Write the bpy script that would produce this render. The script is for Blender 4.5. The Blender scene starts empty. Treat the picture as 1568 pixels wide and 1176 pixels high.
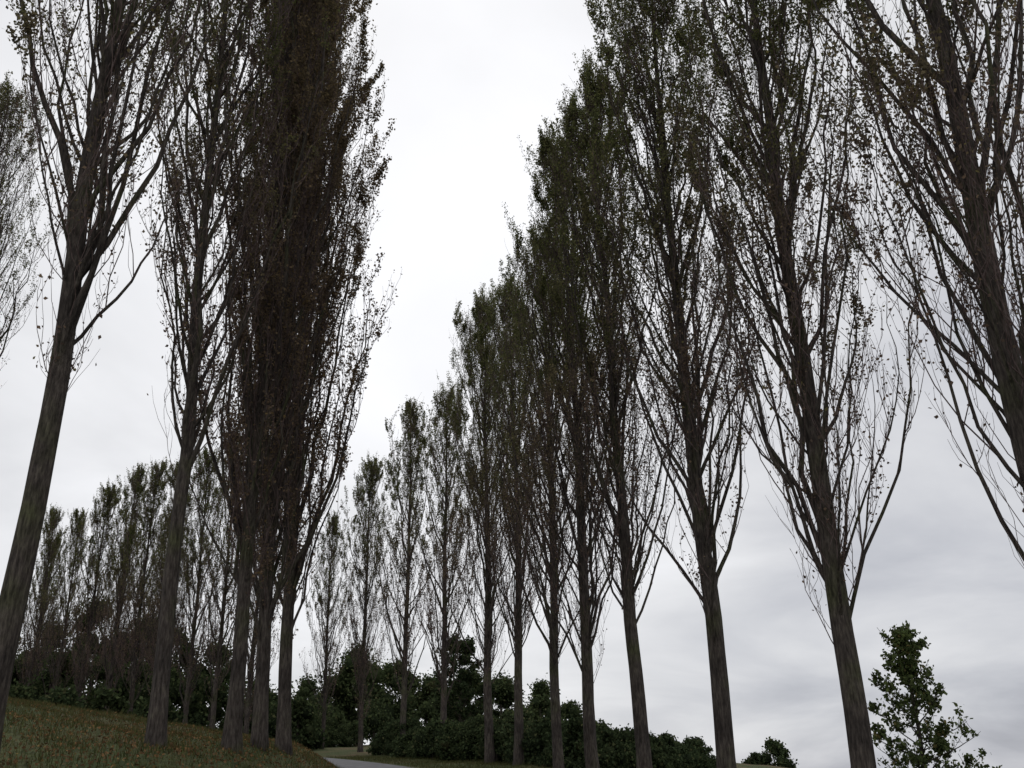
import bpy, math, numpy as np
from mathutils import Matrix, Vector
scene=bpy.context.scene
scene.view_settings.view_transform='Standard'
scene.view_settings.look='None'
scene.view_settings.exposure=0

# ------------------------------------------------------------------ helpers
def make_mesh(name, verts, faces, mats, matidx=None, smooth=None):
    me=bpy.data.meshes.new(name)
    verts=np.asarray(verts,dtype=np.float32)
    me.vertices.add(len(verts)); me.vertices.foreach_set('co',verts.ravel())
    loops=np.concatenate([f.ravel() for f in faces]).astype(np.int32)
    tot=np.concatenate([np.full(len(f),f.shape[1]) for f in faces]).astype(np.int32)
    start=np.concatenate([[0],np.cumsum(tot)[:-1]]).astype(np.int32)
    me.loops.add(len(loops)); me.loops.foreach_set('vertex_index',loops)
    me.polygons.add(len(tot)); me.polygons.foreach_set('loop_start',start)
    me.polygons.foreach_set('loop_total',tot)
    if matidx is not None:
        mi=np.concatenate([np.full(len(f),m) for f,m in zip(faces,matidx)]).astype(np.int32)
        me.polygons.foreach_set('material_index',mi)
    if smooth is not None:
        sm=np.concatenate([np.full(len(f),s) for f,s in zip(faces,smooth)]).astype(bool)
        me.polygons.foreach_set('use_smooth',sm)
    for m in mats: me.materials.append(m)
    me.update(calc_edges=True); me.validate()
    return me
def add_obj(name,me,loc=(0,0,0),rot=(0,0,0),scale=(1,1,1)):
    o=bpy.data.objects.new(name,me); scene.collection.objects.link(o)
    o.location=loc; o.rotation_euler=rot; o.scale=scale
    return o
def sstep(a,b,x):
    t=np.clip((x-a)/(b-a),0,1); return t*t*(3-2*t)

# ------------------------------------------------------------------ terrain
def road_x(y):
    y=np.asarray(y,dtype=float)
    return -0.5-0.05*y-0.0375*np.maximum(y-30,0)**1.6
def ground_z(x,y):
    x=np.asarray(x,dtype=float); y=np.asarray(y,dtype=float)
    z=0.057*np.clip(y,-30,90)+0.012*np.clip(y-38,0,50)
    z=z*(1-sstep(110,260,y))
    z=z-0.12*np.clip(x-1,0,60)*sstep(0,60,y)*(1-sstep(110,260,y))-0.05*np.clip(x-3,0,40)*(1-sstep(0,60,y))
    t=road_x(np.clip(y,-50,80))-x
    g=1.4*sstep(1.9,5.5,t)+0.17*np.clip(t-5.5,0,25)
    s=sstep(6,22,y)*(1-0.75*sstep(36,60,y))*(1-sstep(90,200,y))
    z=z+g*s
    z=z+0.05*np.sin(x*0.9+1.3)*np.cos(y*0.7)*sstep(2.2,5,np.abs(t))+0.03*np.sin(x*2.1+y*1.7)*sstep(2.2,5,np.abs(t))
    return z

# ------------------------------------------------------------------ materials
def nt(name):
    m=bpy.data.materials.new(name); m.use_nodes=True
    n=m.node_tree; n.nodes.clear()
    return m,n,n.nodes,n.links
def ramp(nodes,stops):
    r=nodes.new('ShaderNodeValToRGB'); e=r.color_ramp.elements
    e[0].position=stops[0][0]; e[0].color=(*stops[0][1],1)
    e[1].position=stops[-1][0]; e[1].color=(*stops[-1][1],1)
    for p,c in stops[1:-1]:
        x=e.new(p); x.color=(*c,1)
    return r
def bark_mat(name,dark,mid,light,sc=5,simple=False):
    m,n,N,L=nt(name)
    out=N.new('ShaderNodeOutputMaterial')
    tc=N.new('ShaderNodeTexCoord'); mp=N.new('ShaderNodeMapping'); mp.inputs['Scale'].default_value=(sc*2.4,sc*2.4,sc*0.45)
    no=N.new('ShaderNodeTexNoise'); no.inputs['Scale'].default_value=1.8; no.inputs['Detail'].default_value=1 if simple else 7; no.inputs['Roughness'].default_value=.7
    L.new(tc.outputs['Object'],mp.inputs['Vector']); L.new(mp.outputs[0],no.inputs['Vector'])
    r=ramp(N,[(0.36,dark),(0.5,mid),(0.66,light)]); L.new(no.outputs['Fac'],r.inputs['Fac'])
    if simple:
        d=N.new('ShaderNodeBsdfDiffuse'); L.new(r.outputs[0],d.inputs[0]); L.new(d.outputs[0],out.inputs[0]); return m
    b=N.new('ShaderNodeBsdfPrincipled')
    b.inputs['Roughness'].default_value=0.9; b.inputs['Specular IOR Level'].default_value=0.12
    n2=N.new('ShaderNodeTexNoise'); n2.inputs['Scale'].default_value=0.9; n2.inputs['Detail'].default_value=5
    L.new(tc.outputs['Object'],n2.inputs['Vector'])
    r2=ramp(N,[(0.38,(.65,.65,.67)),(0.5,(1,1,1)),(0.64,(0.85,1.02,0.66))]); L.new(n2.outputs['Fac'],r2.inputs['Fac'])
    mx=N.new('ShaderNodeMix'); mx.data_type='RGBA'; mx.blend_type='MULTIPLY'; mx.inputs[0].default_value=1
    L.new(r.outputs[0],mx.inputs[6]); L.new(r2.outputs[0],mx.inputs[7]); L.new(mx.outputs[2],b.inputs['Base Color'])
    bp=N.new('ShaderNodeBump'); bp.inputs['Strength'].default_value=0.9; bp.inputs['Distance'].default_value=0.05
    L.new(no.outputs['Fac'],bp.inputs['Height']); L.new(bp.outputs[0],b.inputs['Normal'])
    L.new(b.outputs[0],out.inputs[0]); return m
def leaf_mat(name,low,high,zl,zh,alt,trans=0.3,nscale=0.6):
    m,n,N,L=nt(name)
    out=N.new('ShaderNodeOutputMaterial')
    tc=N.new('ShaderNodeTexCoord'); sp=N.new('ShaderNodeSeparateXYZ'); L.new(tc.outputs['Object'],sp.inputs[0])
    no=N.new('ShaderNodeTexNoise'); no.inputs['Scale'].default_value=nscale; no.inputs['Detail'].default_value=2
    L.new(tc.outputs['Object'],no.inputs['Vector'])
    geo=N.new('ShaderNodeNewGeometry')
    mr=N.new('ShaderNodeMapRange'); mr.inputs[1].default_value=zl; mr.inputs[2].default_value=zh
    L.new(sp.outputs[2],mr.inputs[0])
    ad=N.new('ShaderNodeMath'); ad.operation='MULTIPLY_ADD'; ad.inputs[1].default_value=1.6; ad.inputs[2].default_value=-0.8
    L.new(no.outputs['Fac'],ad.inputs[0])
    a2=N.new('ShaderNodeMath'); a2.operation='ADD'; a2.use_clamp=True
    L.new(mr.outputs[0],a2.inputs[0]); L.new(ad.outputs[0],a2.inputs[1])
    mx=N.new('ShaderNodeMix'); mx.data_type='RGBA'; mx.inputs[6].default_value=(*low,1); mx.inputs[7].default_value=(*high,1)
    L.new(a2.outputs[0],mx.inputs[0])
    r=ramp(N,[(0.0,(0.55,0.55,0.55)),(0.6,(1,1,1)),(1.0,(1.7,1.6,1.4))]); L.new(geo.outputs['Random Per Island'],r.inputs['Fac'])
    m2=N.new('ShaderNodeMix'); m2.data_type='RGBA'; m2.blend_type='MULTIPLY'; m2.inputs[0].default_value=1
    L.new(mx.outputs[2],m2.inputs[6]); L.new(r.outputs[0],m2.inputs[7])
    gt=N.new('ShaderNodeMath'); gt.operation='GREATER_THAN'; gt.inputs[1].default_value=0.95
    L.new(geo.outputs['Random Per Island'],gt.inputs[0])
    m3=N.new('ShaderNodeMix'); m3.data_type='RGBA'; L.new(gt.outputs[0],m3.inputs[0]); L.new(m2.outputs[2],m3.inputs[6]); m3.inputs[7].default_value=(*alt,1)
    d=N.new('ShaderNodeBsdfDiffuse'); L.new(m3.outputs[2],d.inputs[0])
    if trans>0:
        t=N.new('ShaderNodeBsdfTranslucent'); ms=N.new('ShaderNodeMixShader'); ms.inputs[0].default_value=trans
        L.new(m3.outputs[2],t.inputs[0]); L.new(d.outputs[0],ms.inputs[1]); L.new(t.outputs[0],ms.inputs[2]); L.new(ms.outputs[0],out.inputs[0])
    else: L.new(d.outputs[0],out.inputs[0])
    return m

M_bark=bark_mat('poplar_bark',(0.024,0.020,0.018),(0.054,0.045,0.039),(0.1,0.085,0.073))
M_twig=bark_mat('poplar_twig',(0.07,0.05,0.047),(0.105,0.077,0.072),(0.135,0.105,0.1),simple=True)
M_leafg=leaf_mat('poplar_leaves',(0.125,0.09,0.072),(0.095,0.105,0.045),9,16,(0.15,0.13,0.055),.45)
M_leafb=leaf_mat('poplar_leaves_autumn',(0.135,0.10,0.072),(0.12,0.1,0.056),8,22,(0.17,0.12,0.06),.45)
M_leafy=leaf_mat('young_tree_leaves',(0.065,0.085,0.035),(0.08,0.105,0.04),0,5,(0.14,0.12,0.05),0.35)
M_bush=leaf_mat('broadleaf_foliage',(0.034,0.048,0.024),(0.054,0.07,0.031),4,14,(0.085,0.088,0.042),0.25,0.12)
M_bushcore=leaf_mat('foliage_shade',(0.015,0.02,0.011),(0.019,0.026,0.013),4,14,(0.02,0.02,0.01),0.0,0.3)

# ------------------------------------------------------------------ tree building
def shoots(rng,base,az,R,L,K,wig,power=2.0):
    n=len(base); t=np.linspace(0,1,K)[None,:]
    rr=R[:,None]*(1-(1-t)**power)
    w=rng.normal(0,1,(n,K,2))*(wig*L/K)[:,None,None]; w[:,0]=0; w=np.cumsum(w,1)
    p=np.zeros((n,K,3))
    p[:,:,0]=base[:,None,0]+rr*np.cos(az)[:,None]+w[:,:,0]
    p[:,:,1]=base[:,None,1]+rr*np.sin(az)[:,None]+w[:,:,1]
    p[:,:,2]=base[:,None,2]+L[:,None]*t
    return p
def tubes(p,rad,S):
    n,K,_=p.shape
    T=np.gradient(p,axis=1); T/=np.linalg.norm(T,axis=2,keepdims=True)+1e-9
    ref=np.array([0.95,0.31,0.02])
    u=np.cross(T,ref); u/=np.linalg.norm(u,axis=2,keepdims=True)+1e-9
    v=np.cross(T,u)
    a=np.arange(S)*2*math.pi/S
    V=p[:,:,None,:]+rad[:,:,None,None]*(np.cos(a)[None,None,:,None]*u[:,:,None,:]+np.sin(a)[None,None,:,None]*v[:,:,None,:])
    i=np.arange(n)[:,None,None]*K*S; k=np.arange(K-1)[None,:,None]*S; s=np.arange(S)[None,None,:]; s2=(s+1)%S
    F=np.stack([i+k+s,i+k+s2,i+k+S+s2,i+k+S+s],-1).reshape(-1,4)
    return V.reshape(-1,3),F
def interp_on(p,idx,t):
    K=p.shape[1]; f=t*(K-1); k=np.minimum(f.astype(int),K-2); fr=(f-k)[:,None]
    return p[idx,k]*(1-fr)+p[idx,k+1]*fr
def leaf_quads(rng,c,size,aspect=0.8):
    n=len(c); d=rng.normal(0,1,(n,3)); d/=np.linalg.norm(d,axis=1,keepdims=True)
    e=np.cross(d,rng.normal(0,1,(n,3))); e/=np.linalg.norm(e,axis=1,keepdims=True)+1e-9
    s=size[:,None]
    V=np.stack([c-d*s*.5,c+e*s*.5*aspect-d*s*.08,c+d*s*.6,c-e*s*.5*aspect-d*s*.08],1)
    return V.reshape(-1,3),np.arange(n*4).reshape(-1,4)
class Acc:
    def __init__(s): s.v=[];s.f=[];s.m=[];s.s=[];s.n=0
    def add(s,V,F,m,sm): s.v.append(V); s.f.append(F+s.n); s.m.append(m); s.s.append(sm); s.n+=len(V)
    def mesh(s,name,mats): return make_mesh(name,np.concatenate(s.v),s.f,mats,s.m,s.s)

def poplar(seed,H=24.,cb=4.5,nprim=75,nsec=9,ntw=5,nleaf=26000,Rmax=1.75,leafm=None,lowleaf=0.35,lsize=0.062,trunk_r=0.2,topw=1.0,twr=0.0052,texp=.92,cgam=1.1,fork=False):
    rng=np.random.default_rng(seed); A=Acc()
    K=34; z=np.linspace(-0.4,H-0.2,K)
    bend=np.cumsum(rng.normal(0,0.034,(K,2)),0); bend-=bend[0]
    bend[1:-1]=(bend[:-2]+2*bend[1:-1]+bend[2:])/4
    bend[1:-1]=(bend[:-2]+2*bend[1:-1]+bend[2:])/4
    tp=np.stack([bend[:,0],bend[:,1],z],1)[None]
    tr=trunk_r*np.clip(1-np.clip(z,0,H)/H,0,1)**texp+0.010
    tr=tr+0.10*np.exp(-np.clip(z+.1,0,99)/0.35)
    S=18; V,F=tubes(tp,tr[None],S)
    ph=rng.uniform(0,6.28,4); V=V.reshape(K,S,3); a=np.arange(S)*2*math.pi/S
    fl=1+0.07*np.sin(3*a[None]+ph[0]+z[:,None]*.15)+0.05*np.sin(5*a[None]+ph[1]-z[:,None]*.1)+rng.normal(0,0.03,(K,S))
    fl+= (0.16*np.sin(4*a[None]+ph[2])*np.exp(-np.clip(z,0,99)/0.6)[:,None])
    V=tp[0][:,None,:]+(V-tp[0][:,None,:])*fl[:,:,None]
    A.add(V.reshape(-1,3),F,0,True)
    def trunk_at(zz):
        return np.stack([np.interp(zz,z,tp[0,:,0]),np.interp(zz,z,tp[0,:,1]),zz],1)
    envz=np.array([0,.12,.22,.4,.6,.75,.87,.95,1.])*H; envr=np.array([.5,.85,1.,1.,.97,.86*topw,.6*topw,.32*topw,.06])*Rmax
    h0=cb+(H-1.5-cb)*(np.linspace(0,1,nprim)**1.12)+rng.normal(0,.3,nprim); h0=np.clip(h0,cb-.6,H-1.2)
    L=rng.uniform(3.8,10,nprim); cap=(H*rng.uniform(.82,1.0,nprim)-h0)*rng.uniform(.7,1,nprim); L=np.clip(np.minimum(L,cap),0.6,None)
    az=np.arange(nprim)*2.4+rng.normal(0,.5,nprim)
    R=np.interp(h0+L*.6,envz,envr)*rng.uniform(.3,1.15,nprim)**.6
    R=np.minimum(R,L*0.5)
    if fork: L[:3]=[12,11,10]; R[:3]=[1.5,1.2,1.3]
    P=shoots(rng,trunk_at(h0),az,R,L,12,0.13,1.8)
    t=np.linspace(0,1,12)[None]
    r0=np.minimum(0.010+0.0058*L*rng.uniform(.5,1.35,nprim),np.interp(h0,z,tr)*.65)
    V,F=tubes(P,r0[:,None]*(1-.86*t**.85),6); A.add(V,F,0,True)
    idx=np.repeat(np.arange(nprim),nsec); n=len(idx)
    t=rng.uniform(.08,.97,n); b=interp_on(P,idx,t); azp=az[idx]
    n2=80; hz=rng.uniform(cb-.6,H-1.,n2); b=np.concatenate([b,trunk_at(hz)]); n+=n2; t=np.concatenate([t,rng.uniform(.2,.8,n2)])
    L2=rng.uniform(.8,3.2,n)*(1-.35*t); L2=np.minimum(L2,np.maximum(H+.1-b[:,2],.35)*rng.uniform(.4,1,n))
    R2=np.minimum(rng.uniform(.2,.85,n)*np.interp(b[:,2],envz,envr)/1.6,L2*.42)
    az2=np.concatenate([azp+rng.normal(0,1.3,len(azp)),rng.uniform(0,6.28,n2)])
    P2=shoots(rng,b,az2,R2,L2,6,.17,1.8)
    tt=np.linspace(0,1,6)[None]
    V,F=tubes(P2,(0.0045+0.0042*L2*rng.uniform(.6,1.1,n))[:,None]*(1-.75*tt),3); A.add(V,F,1,True)
    idx=np.repeat(np.arange(n),ntw); m=len(idx); t=rng.uniform(.1,1,m); b=interp_on(P2,idx,t)
    L3=rng.uniform(.35,1.2,m)*np.clip(L2[idx]/1.5,.4,1); R3=L3*rng.uniform(.1,.5,m)
    P3=shoots(rng,b,rng.uniform(0,6.28,m),R3,L3,4,.2,1.6)
    tt=np.linspace(0,1,4)[None]
    V,F=tubes(P3,np.full((m,1),twr)*(1-.55*tt),3); A.add(V,F,1,True)
    cl=rng.gamma(cgam,1,n); w=cl[idx]*(lowleaf+(1-lowleaf)*sstep(.25*H,.62*H,P3[:,0,2]))*rng.gamma(2,1,m)
    rad=np.hypot(P3[:,-1,0],P3[:,-1,1]); w*=.35+rad/(np.interp(P3[:,-1,2],envz,envr)+.2)
    w/=w.sum(); pick=rng.choice(m,nleaf,p=w); c=interp_on(P3,pick,rng.uniform(.05,1.05,nleaf))+rng.normal(0,.052,(nleaf,3))
    V,F=leaf_quads(rng,c,rng.uniform(.6,1.35,nleaf)*lsize); A.add(V,F,2,False)
    return A.mesh('poplar_mesh_%d'%seed,[M_bark,M_twig,leafm])

V_sparse=poplar(11,cb=6.0,nprim=60,nsec=9,nleaf=28000,Rmax=2.0,leafm=M_leafg,lowleaf=.4,trunk_r=.19,fork=True)
V_sparse3=poplar(13,cb=5.2,nprim=64,nsec=9,nleaf=36000,Rmax=1.85,leafm=M_leafg,lowleaf=.4,trunk_r=.145)
V_sparse2=poplar(12,cb=2.8,nprim=74,nsec=9,nleaf=50000,Rmax=2.15,leafm=M_leafg,lowleaf=.3,trunk_r=.22)
V_mid=poplar(21,cb=3.6,nprim=76,nsec=9,nleaf=66000,Rmax=2.15,leafm=M_leafg,lowleaf=.2)
V_mid2=poplar(22,cb=4.0,nprim=74,nsec=9,nleaf=66000,Rmax=2.0,leafm=M_leafg,lowleaf=.2,topw=.85)
V_mid3=poplar(23,cb=3.2,nprim=80,nsec=9,nleaf=64000,Rmax=2.1,leafm=M_leafg,lowleaf=.22,topw=.95)
V_dense=poplar(31,cb=2.2,nprim=90,nsec=9,nleaf=92000,Rmax=1.45,leafm=M_leafb,lowleaf=.75,trunk_r=.145,topw=.7)
V_dense2=poplar(32,cb=2.6,nprim=85,nsec=9,nleaf=80000,Rmax=1.4,leafm=M_leafb,lowleaf=.75,trunk_r=.14,topw=.75)
kw=dict(nsec=8,ntw=4,nleaf=24000,leafm=M_leafg,lsize=.09,twr=.0085,lowleaf=.3)
F_a=poplar(41,cb=2.8,nprim=62,Rmax=2.2,topw=.85,**kw)
F_b=poplar(42,cb=3.4,nprim=58,Rmax=2.1,topw=.7,**kw)
F_c=poplar(43,cb=2.6,nprim=64,Rmax=2.0,topw=.8,**kw)

trees=[
 (7.35,13.4,24.5,V_sparse2,0.4,(0,0)),(5.95,19.0,25.5,V_mid3,1.3,(0,.5)),(4.6,24.0,25.3,V_mid,2.2,(0,0)),
 (3.35,29.0,24.0,V_mid2,3.1,(0,0)),(2.35,33.5,24.2,V_mid3,4.4,(0,0)),(1.4,39.5,23.2,V_mid,5.3,(0,0)),
 (-0.1,45.5,23.2,V_mid2,0.9,(0,0)),(-1.45,49.5,24.4,V_mid3,2.9,(0,0)),(-4.2,57,21.4,F_a,3.9,(0,0)),
 (-6.8,61.5,21.9,F_b,5.9,(0,0)),(-10.6,70,20.4,F_c,1.9,(0,0)),(-15,80,18.2,F_a,2.6,(0,0)),
 (-7.95,15.5,25,V_sparse,0.2,(0,.9)),(-7.25,21,26.5,V_sparse3,2.1,(0,.1)),(-6.6,24.2,28,V_dense2,1.0,(0,-.3)),
 (-6.6,26.8,28.5,V_dense,4.0,(0,-.8)),(-6.6,29.4,29.5,V_dense2,5.2,(0,-1.8)),(-18.8,31,22.0,V_sparse,4.2,(0,0)),
 (-37,78,18.2,F_a,0.3,(0,0)),(-34.2,76,17.5,F_b,1.3,(0,0)),(-31,73,19,F_c,2.3,(0,0)),(-28.2,71,19.8,F_a,3.3,(0,0)),
 (-25.4,68,19.3,F_b,4.3,(0,0)),(-23,66,19,F_c,5.3,(0,0)),(-20.4,64,19.3,F_a,0.8,(0,0)),(-18.2,62,19.8,F_b,1.8,(0,0)),
 (-16.2,62,19.4,F_c,2.8,(0,0)),(-39.5,84,16.5,F_b,3.9,(0,0)),(-33,84,18,F_c,.9,(0,0)),(-29,82,18.5,F_a,1.9,(0,0)),
]
for (x,y,h,me,rz,ln) in trees:
    s=h/24.0
    add_obj('poplar_tree',me,(x,y,float(ground_z(x,y))-0.05),(math.radians(ln[0]),math.radians(ln[1]),rz),(s,s,s))

# ------------------------------------------------------------------ young broadleaf tree on the right
def young_tree(seed,H,nleaf,Rm,lsize,cb=.9,nprim=34,mat=M_leafy,tr0=.06,prof=(.9,1,.62,.08),lup=.5):
    rng=np.random.default_rng(seed); A=Acc(); K=16; z=np.linspace(-.3,H,K)
    b=np.cumsum(rng.normal(0,.02,(K,2)),0); tp=np.stack([b[:,0],b[:,1],z],1)[None]
    V,F=tubes(tp,(tr0*(1-np.clip(z,0,H)/H)**.8+.006)[None],10); A.add(V,F,0,True)
    h0=np.linspace(cb,H-.2,nprim); f=(h0-cb)/(H-cb)
    L=Rm*(lup*(1-f)+.1)*rng.uniform(.7,1.25,nprim)*1.0
    R=Rm*np.interp(f,[0,.3,.62,1],prof)*rng.uniform(.55,1.15,nprim)
    base=np.stack([np.interp(h0,z,tp[0,:,0]),np.interp(h0,z,tp[0,:,1]),h0],1)
    P=shoots(rng,base,np.arange(nprim)*2.4,R,L,9,.15,1.3); t=np.linspace(0,1,9)[None]
    V,F=tubes(P,np.full((nprim,1),tr0*.28)*(1-.8*t),5); A.add(V,F,0,True)
    ns=8; idx=np.repeat(np.arange(nprim),ns); n=len(idx); tt=rng.uniform(.3,1,n); bb=interp_on(P,idx,tt)
    L2=rng.uniform(.06,.28,n)*Rm; R2=rng.uniform(.06,.24,n)*Rm
    P2=shoots(rng,bb,rng.uniform(0,6.28,n),R2,L2,5,.2,1.3)
    V,F=tubes(P2,np.full((n,5),tr0*.08),3); A.add(V,F,0,True)
    w=rng.gamma(1.0,1,n); w/=w.sum(); pick=rng.choice(n,nleaf,p=w)
    c=interp_on(P2,pick,rng.uniform(.2,1,nleaf))+rng.normal(0,.04*Rm,(nleaf,3))
    V,F=leaf_quads(rng,c,rng.uniform(.6,1.3,nleaf)*lsize); A.add(V,F,1,False)
    return A.mesh('young_tree_mesh',[M_bark,mat])
yx,yy=8.3,22.0
add_obj('young_tree',young_tree(5,4.6-float(ground_z(yx,yy)),6200,1.2,.085,cb=.3,nprim=46,prof=(1.0,.9,.55,.08),lup=.55),(yx,yy,float(ground_z(yx,yy))))
bx,by=-4.2,74.
add_obj('broadleaf_tree',young_tree(6,11.9-float(ground_z(bx,by)),13000,2.3,.18,cb=1.0,nprim=44,mat=M_bush,tr0=.14,prof=(.8,1,.8,.25)),(bx,by,float(ground_z(bx,by))))

# ------------------------------------------------------------------ distant broadleaf trees & thicket
def lobes_mesh(name,specs,seed,leaf=.32,per=230):
    rng=np.random.default_rng(seed); A=Acc()
    nu,nv=10,7
    th=np.linspace(0,2*math.pi,nu,endpoint=False); phv=np.linspace(-1.4,1.4,nv)
    sph=np.stack([np.cos(phv)[:,None]*np.cos(th)[None],np.cos(phv)[:,None]*np.sin(th)[None],np.repeat(np.sin(phv)[:,None],nu,1)],-1)
    i=np.arange(nv-1)[:,None]*nu; s=np.arange(nu)[None]; SF=np.stack([i+s,i+(s+1)%nu,i+nu+(s+1)%nu,i+nu+s],-1).reshape(-1,4)
    for (x,y,top,r) in specs:
        g=float(ground_z(x,y)); h=max(top-g,1.2)
        trunk=np.array([[[x,y,g-.3],[x,y,g+h*.35],[x,y,g+h*.6]]]); V,F=tubes(trunk,np.array([[.05,.04,.03]])*h/2,6); A.add(V,F,2,True)
        nl=22
        for k in range(nl):
            a=rng.uniform(0,6.28); f=rng.uniform(0.1,1) if k>1 else 1.0
            rad=r*np.interp(f,[0,.4,.75,1],[.85,.9,.6,.12])*rng.uniform(.4,1)**.5
            lr=min(r,h*.6)*rng.uniform(.16,.44)*np.interp(f,[0,1],[1.1,.8]); c=np.array([x+rad*math.cos(a),y+rad*math.sin(a),g+f*(h-lr*.8)])
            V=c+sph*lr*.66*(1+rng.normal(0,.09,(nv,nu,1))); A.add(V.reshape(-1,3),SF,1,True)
            m=int(per*(lr/1.4)**1.5*(.32/leaf)**1.3)+60
            d=rng.normal(0,1,(m,3)); d/=np.linalg.norm(d,axis=1,keepdims=True)
            p=c+d*lr*np.clip(rng.normal(.93,.3,(m,1)),.6,1.8)*np.array([1,1,.95])
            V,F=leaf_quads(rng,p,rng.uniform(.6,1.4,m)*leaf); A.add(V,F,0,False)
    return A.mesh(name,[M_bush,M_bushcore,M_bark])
specs=[(-20.5,100,12.4,3.6),(-15.2,99,15.2,4.6),(-12,101,14.0,4.0),(-8.3,100,12.3,3.6),(-5,101,12.9,3.8),(-1.8,102,12.4,3.6),(2,100,11.6,3.4),
 (5,103,9.8,3.2),(8,104,8.0,3.0),(11.2,104,6.6,2.6),(14.2,103,6.4,2.6),(16.4,105,5.0,1.8),(25.2,106,6.0,2.0),(23.5,107,4.9,1.5),
 (-24,96,12,3.6),(-17,88,9,2.8),(-12.5,90,9.2,2.6),(-8,90,8.9,2.6),(-4,88,8.5,2.6),(0,90,8.4,2.6),(4,92,7.4,2.4),(8,94,6.0,2.2),(11.5,94,5.0,2.0),(-21,88,9.2,2.8)]
add_obj('distant_treeline',lobes_mesh('distant_treeline_mesh',specs,77,leaf=.23))
rs=np.random.default_rng(9)
specs=[]
for q in np.linspace(0,1,32):
    x=-8.2+q*18.2; y=np.interp(x,[-10,-6,-2,1,4,7,10],[68,60,52,46,43,50,60])+rs.uniform(-1,1)
    specs.append((x,y,float(ground_z(x,y))+rs.uniform(1.1,2.1),1.2))
for q in np.linspace(0,1,10):
    x=-13.5-q*10; y=86+rs.uniform(-2,2); specs.append((x,y,float(ground_z(x,y))+rs.uniform(1.6,2.6),1.5))
add_obj('shrub_hedge',lobes_mesh('shrub_hedge_mesh',specs,80,leaf=.12,per=210))
specs=[(-50,92,16.5,4.2),(-45.5,90,16,4),(-41,90,16.5,4.2),(-36.5,88,18.2,4.6),(-33,90,17,4),(-29.5,88,15.4,3.8),(-26,88,14.2,3.4),
 (-43,80,12.5,3),(-39,80,12.2,3),(-35,78,12.4,3.2),(-31.5,77,11.6,2.8),(-28,75,11,2.8),(-25,74,10.4,2.8),(-22,74,9.8,2.6),(-19,76,9.2,2.4),(-47,84,13.5,3.2),(-16.5,78,8.6,2.2),
 (-37,70,9.3,2.4),(-33,68,8.8,2.2),(-29,66,8.4,2.2),(-25,63,8,2),(-21,60,7.2,1.8)]
add_obj('thicket',lobes_mesh('thicket_mesh',specs,78,leaf=.22))

# ------------------------------------------------------------------ ground, road, grass, litter
xs=np.concatenate([np.array([-900,-500,-300,-200,-140,-100,-75]),np.arange(-60,40.1,.6),np.array([50,65,90,130,200,300,500,900])])
ys=np.concatenate([np.array([-400,-200,-100,-60,-40,-30]),np.arange(-20,115.1,.6),np.array([125,140,160,185,215,260,350,500,900,1500])])
X,Y=np.meshgrid(xs,ys); Z=ground_z(X,Y); ny,nx=X.shape
I=(np.arange(ny-1)[:,None]*nx+np.arange(nx-1)[None]); F=np.stack([I,I+1,I+nx+1,I+nx],-1).reshape(-1,4)
m,n,N,L=nt('grassy_ground')
out=N.new('ShaderNodeOutputMaterial'); b=N.new('ShaderNodeBsdfPrincipled'); b.inputs['Roughness'].default_value=1; b.inputs['Specular IOR Level'].default_value=.1
tc=N.new('ShaderNodeTexCoord'); n1=N.new('ShaderNodeTexNoise'); n1.inputs['Scale'].default_value=.35; n1.inputs['Detail'].default_value=5
n2=N.new('ShaderNodeTexNoise'); n2.inputs['Scale'].default_value=9; n2.inputs['Detail'].default_value=6
L.new(tc.outputs['Object'],n1.inputs['Vector']); L.new(tc.outputs['Object'],n2.inputs['Vector'])
r1=ramp(N,[(.38,(.038,.05,.018)),(.55,(.055,.056,.023)),(.7,(.082,.055,.032))]); L.new(n1.outputs['Fac'],r1.inputs['Fac'])
r2=ramp(N,[(.3,(.45,.45,.45)),(.7,(1.3,1.3,1.3))]); L.new(n2.outputs['Fac'],r2.inputs['Fac'])
mx=N.new('ShaderNodeMix'); mx.data_type='RGBA'; mx.blend_type='MULTIPLY'; mx.inputs[0].default_value=1
L.new(r1.outputs[0],mx.inputs[6]); L.new(r2.outputs[0],mx.inputs[7]); L.new(mx.outputs[2],b.inputs['Base Color'])
bp=N.new('ShaderNodeBump'); bp.inputs['Distance'].default_value=.06; L.new(n2.outputs['Fac'],bp.inputs['Height']); L.new(bp.outputs[0],b.inputs['Normal'])
L.new(b.outputs[0],out.inputs[0]); M_ground=m
add_obj('ground',make_mesh('ground_mesh',np.stack([X,Y,Z],-1).reshape(-1,3),[F],[M_ground],[0],[True]))

m,n,N,L=nt('asphalt')
out=N.new('ShaderNodeOutputMaterial'); b=N.new('ShaderNodeBsdfPrincipled'); b.inputs['Roughness'].default_value=.85; b.inputs['Specular IOR Level'].default_value=.25
tc=N.new('ShaderNodeTexCoord'); n1=N.new('ShaderNodeTexNoise'); n1.inputs['Scale'].default_value=2.2; n1.inputs['Detail'].default_value=8
L.new(tc.outputs['Object'],n1.inputs['Vector']); r1=ramp(N,[(.3,(.05,.05,.055)),(.7,(.09,.09,.095))]); L.new(n1.outputs['Fac'],r1.inputs['Fac'])
L.new(r1.outputs[0],b.inputs['Base Color']); L.new(b.outputs[0],out.inputs[0]); M_road=m
yr=np.arange(-20,84,.5); cx=road_x(yr); dx=np.gradient(cx,yr); nn=np.stack([np.ones_like(dx),-dx],1); nn/=np.linalg.norm(nn,axis=1,keepdims=True)
off=np.linspace(-1.6,1.6,9); RX=cx[:,None]+nn[:,0:1]*off; RY=yr[:,None]+nn[:,1:2]*off; RZ=ground_z(RX,RY)+.035+.02*(1-(off/1.6)**2)[None]
RZ[:,0]-=.08; RZ[:,-1]-=.08
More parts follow.
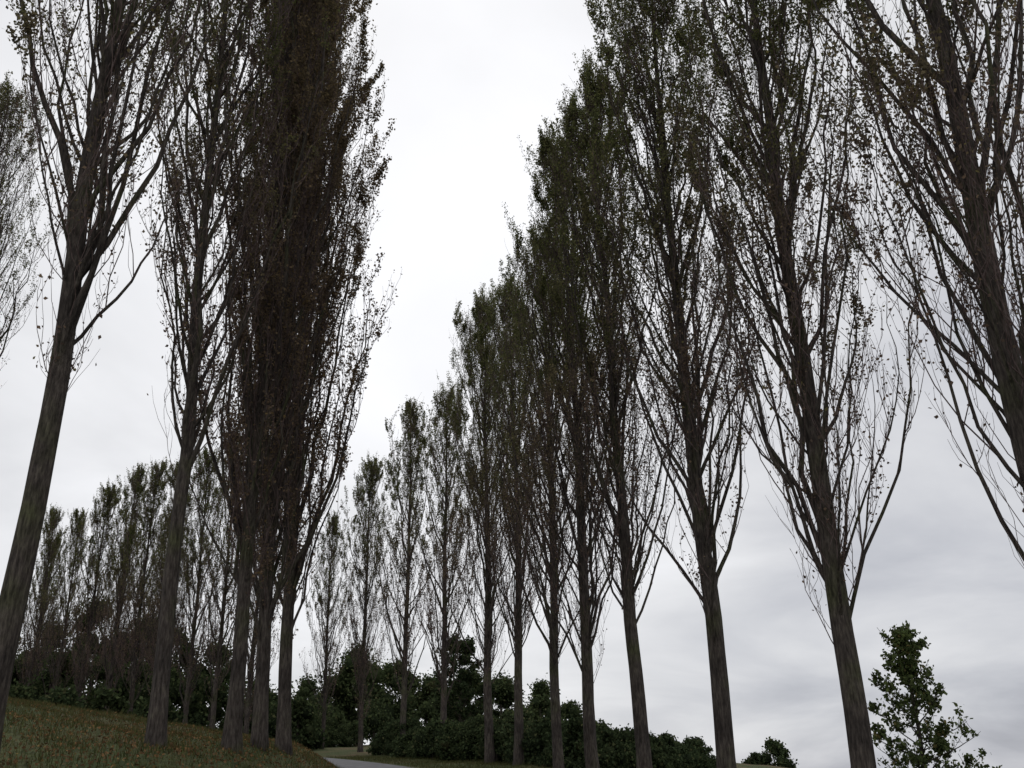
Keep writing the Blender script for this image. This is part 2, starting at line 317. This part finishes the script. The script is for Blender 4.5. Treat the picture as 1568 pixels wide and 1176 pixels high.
k=len(off); I=(np.arange(len(yr)-1)[:,None]*k+np.arange(k-1)[None]); F=np.stack([I,I+1,I+k+1,I+k],-1).reshape(-1,4)
add_obj('road',make_mesh('road_mesh',np.stack([RX,RY,RZ],-1).reshape(-1,3),[F],[M_road],[0],[True]))

rng=np.random.default_rng(3)
ng=150000; gx=rng.uniform(-24,4,ng); gy=rng.uniform(9,62,ng)
keep=np.abs(road_x(gy)-gx)>1.65; gx=gx[keep];gy=gy[keep]; gz=ground_z(gx,gy); ng=len(gx)
clump=.5+.5*np.sin(gx*1.7+np.sin(gy*1.3)*2)*np.cos(gy*1.1+gx*.6)
h=rng.uniform(.04,.13,ng)*(0.7+1.1*clump); a=rng.uniform(0,6.28,ng); w=.010
b0=np.stack([gx-np.cos(a)*w,gy-np.sin(a)*w,gz-.01],1); b1=np.stack([gx+np.cos(a)*w,gy+np.sin(a)*w,gz-.01],1)
tp=np.stack([gx+rng.normal(0,.04,ng),gy+rng.normal(0,.04,ng),gz+h],1)
M_grass=leaf_mat('grass_blades',(.048,.061,.023),(.064,.064,.027),0,5,(.1,.08,.045),.3)
add_obj('grass',make_mesh('grass_mesh',np.stack([b0,b1,tp],1).reshape(-1,3),[np.arange(ng*3).reshape(-1,3)],[M_grass],[0],[False]))
nl=15000; lx=np.concatenate([rng.normal(-7.5,2.0,nl//2),rng.uniform(-22,-2,nl-nl//2)]); ly=rng.uniform(10,42,nl)
c=np.stack([lx,ly,ground_z(lx,ly)+rng.uniform(.01,.08,nl)],1)
V,F=leaf_quads(rng,c,rng.uniform(.03,.08,nl)); V[:,2]=np.maximum(V[:,2],ground_z(V[:,0],V[:,1])+.004)
M_lit=leaf_mat('fallen_leaf',(.11,.065,.036),(.13,.08,.04),0,5,(.17,.12,.05),.1)
add_obj('fallen_leaves',make_mesh('fallen_leaves_mesh',V,[F],[M_lit],[0],[False]))

# ------------------------------------------------------------------ world: overcast sky
w=bpy.data.worlds.new('World'); scene.world=w; w.use_nodes=True; T=w.node_tree; N=T.nodes; L=T.links; N.clear()
sun_el=math.radians(52); sun_az=math.radians(-12)
sd=Vector((math.sin(sun_az)*math.cos(sun_el),math.cos(sun_az)*math.cos(sun_el),math.sin(sun_el)))
ge,ga=math.radians(32),math.radians(-8)
gd=Vector((math.sin(ga)*math.cos(ge),math.cos(ga)*math.cos(ge),math.sin(ge)))
out=N.new('ShaderNodeOutputWorld'); bg=N.new('ShaderNodeBackground'); bg.inputs[1].default_value=0.1
sky=N.new('ShaderNodeTexSky'); sky.sky_type='NISHITA'; sky.sun_disc=False; sky.sun_elevation=sun_el; sky.sun_rotation=sun_az
tc=N.new('ShaderNodeTexCoord'); sp=N.new('ShaderNodeSeparateXYZ'); L.new(tc.outputs['Generated'],sp.inputs[0])
def math_(op,a,b=None,c=None,clamp=False):
    x=N.new('ShaderNodeMath'); x.operation=op; x.use_clamp=clamp
    for i,v in enumerate((a,b,c)):
        if v is None: continue
        if isinstance(v,(int,float)): x.inputs[i].default_value=v
        else: L.new(v,x.inputs[i])
    return x.outputs[0]
def mrange(v,a,b,c,d):
    x=N.new('ShaderNodeMapRange'); x.interpolation_type='SMOOTHSTEP'; L.new(v,x.inputs[0])
    for i,q in enumerate((a,b,c,d)): x.inputs[i+1].default_value=q
    return x.outputs[0]
zz=math_('MAXIMUM',sp.outputs[2],0.0); den=math_('ADD',zz,0.25)
cx_=math_('DIVIDE',sp.outputs[0],den); cy_=math_('DIVIDE',sp.outputs[1],den)
cb=N.new('ShaderNodeCombineXYZ'); L.new(cx_,cb.inputs[0]); L.new(cy_,cb.inputs[1])
no=N.new('ShaderNodeTexNoise'); no.inputs['Scale'].default_value=1.3; no.inputs['Detail'].default_value=6; no.inputs['Roughness'].default_value=.52; no.inputs['Distortion'].default_value=.45
L.new(cb.outputs[0],no.inputs['Vector'])
vm=N.new('ShaderNodeVectorMath'); vm.operation='DOT_PRODUCT'; L.new(tc.outputs['Generated'],vm.inputs[0]); vm.inputs[1].default_value=gd
gl=math_('POWER',math_('MAXIMUM',vm.outputs['Value'],0.0),6.0)
nf=math_('SUBTRACT',no.outputs['Fac'],0.5)
lum=math_('MULTIPLY_ADD',gl,0.42,0.60)
lum=math_('ADD',lum,math_('MULTIPLY',nf,math_('MULTIPLY_ADD',gl,-0.4,1.0)))
lowright=math_('MULTIPLY',mrange(sp.outputs[0],0.05,0.45,0,1),mrange(sp.outputs[2],0.05,0.5,1,0))
lum=math_('MULTIPLY_ADD',lowright,-0.14,lum)
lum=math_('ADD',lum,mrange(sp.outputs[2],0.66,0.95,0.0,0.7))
lum=math_('ADD',lum,mrange(sp.outputs[1],0.3,-0.6,0.0,0.6))  # added fill: unseen sky behind the camera brightened to lift the backlit trees
lum=math_('MAXIMUM',lum,0.15)
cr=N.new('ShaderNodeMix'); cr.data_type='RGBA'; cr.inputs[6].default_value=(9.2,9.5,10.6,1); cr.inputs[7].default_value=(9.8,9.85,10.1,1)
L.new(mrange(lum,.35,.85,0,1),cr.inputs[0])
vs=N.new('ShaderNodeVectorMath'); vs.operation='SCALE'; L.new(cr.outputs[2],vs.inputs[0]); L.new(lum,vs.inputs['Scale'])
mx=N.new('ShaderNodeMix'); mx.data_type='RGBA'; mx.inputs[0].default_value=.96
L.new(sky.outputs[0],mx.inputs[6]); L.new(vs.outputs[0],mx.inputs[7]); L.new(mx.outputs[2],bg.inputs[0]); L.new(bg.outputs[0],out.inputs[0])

sl=bpy.data.lights.new('sun','SUN'); sl.energy=1.1; sl.angle=math.radians(30); sl.color=(1,.96,.9)
so=bpy.data.objects.new('sun',sl); scene.collection.objects.link(so); so.rotation_euler=(-sd).to_track_quat('-Z','Y').to_euler()

# ------------------------------------------------------------------ camera
cam=bpy.data.cameras.new('camera'); cam.lens=35; cam.sensor_width=36; cam.clip_end=4000; cam.clip_start=.1
co=bpy.data.objects.new('camera',cam); scene.collection.objects.link(co)
R=Matrix.Rotation(math.radians(90+22.4),4,'X')@Matrix.Rotation(math.radians(-1.3),4,'Z')
co.matrix_world=Matrix.Translation((0,0,1.6))@R
scene.camera=co
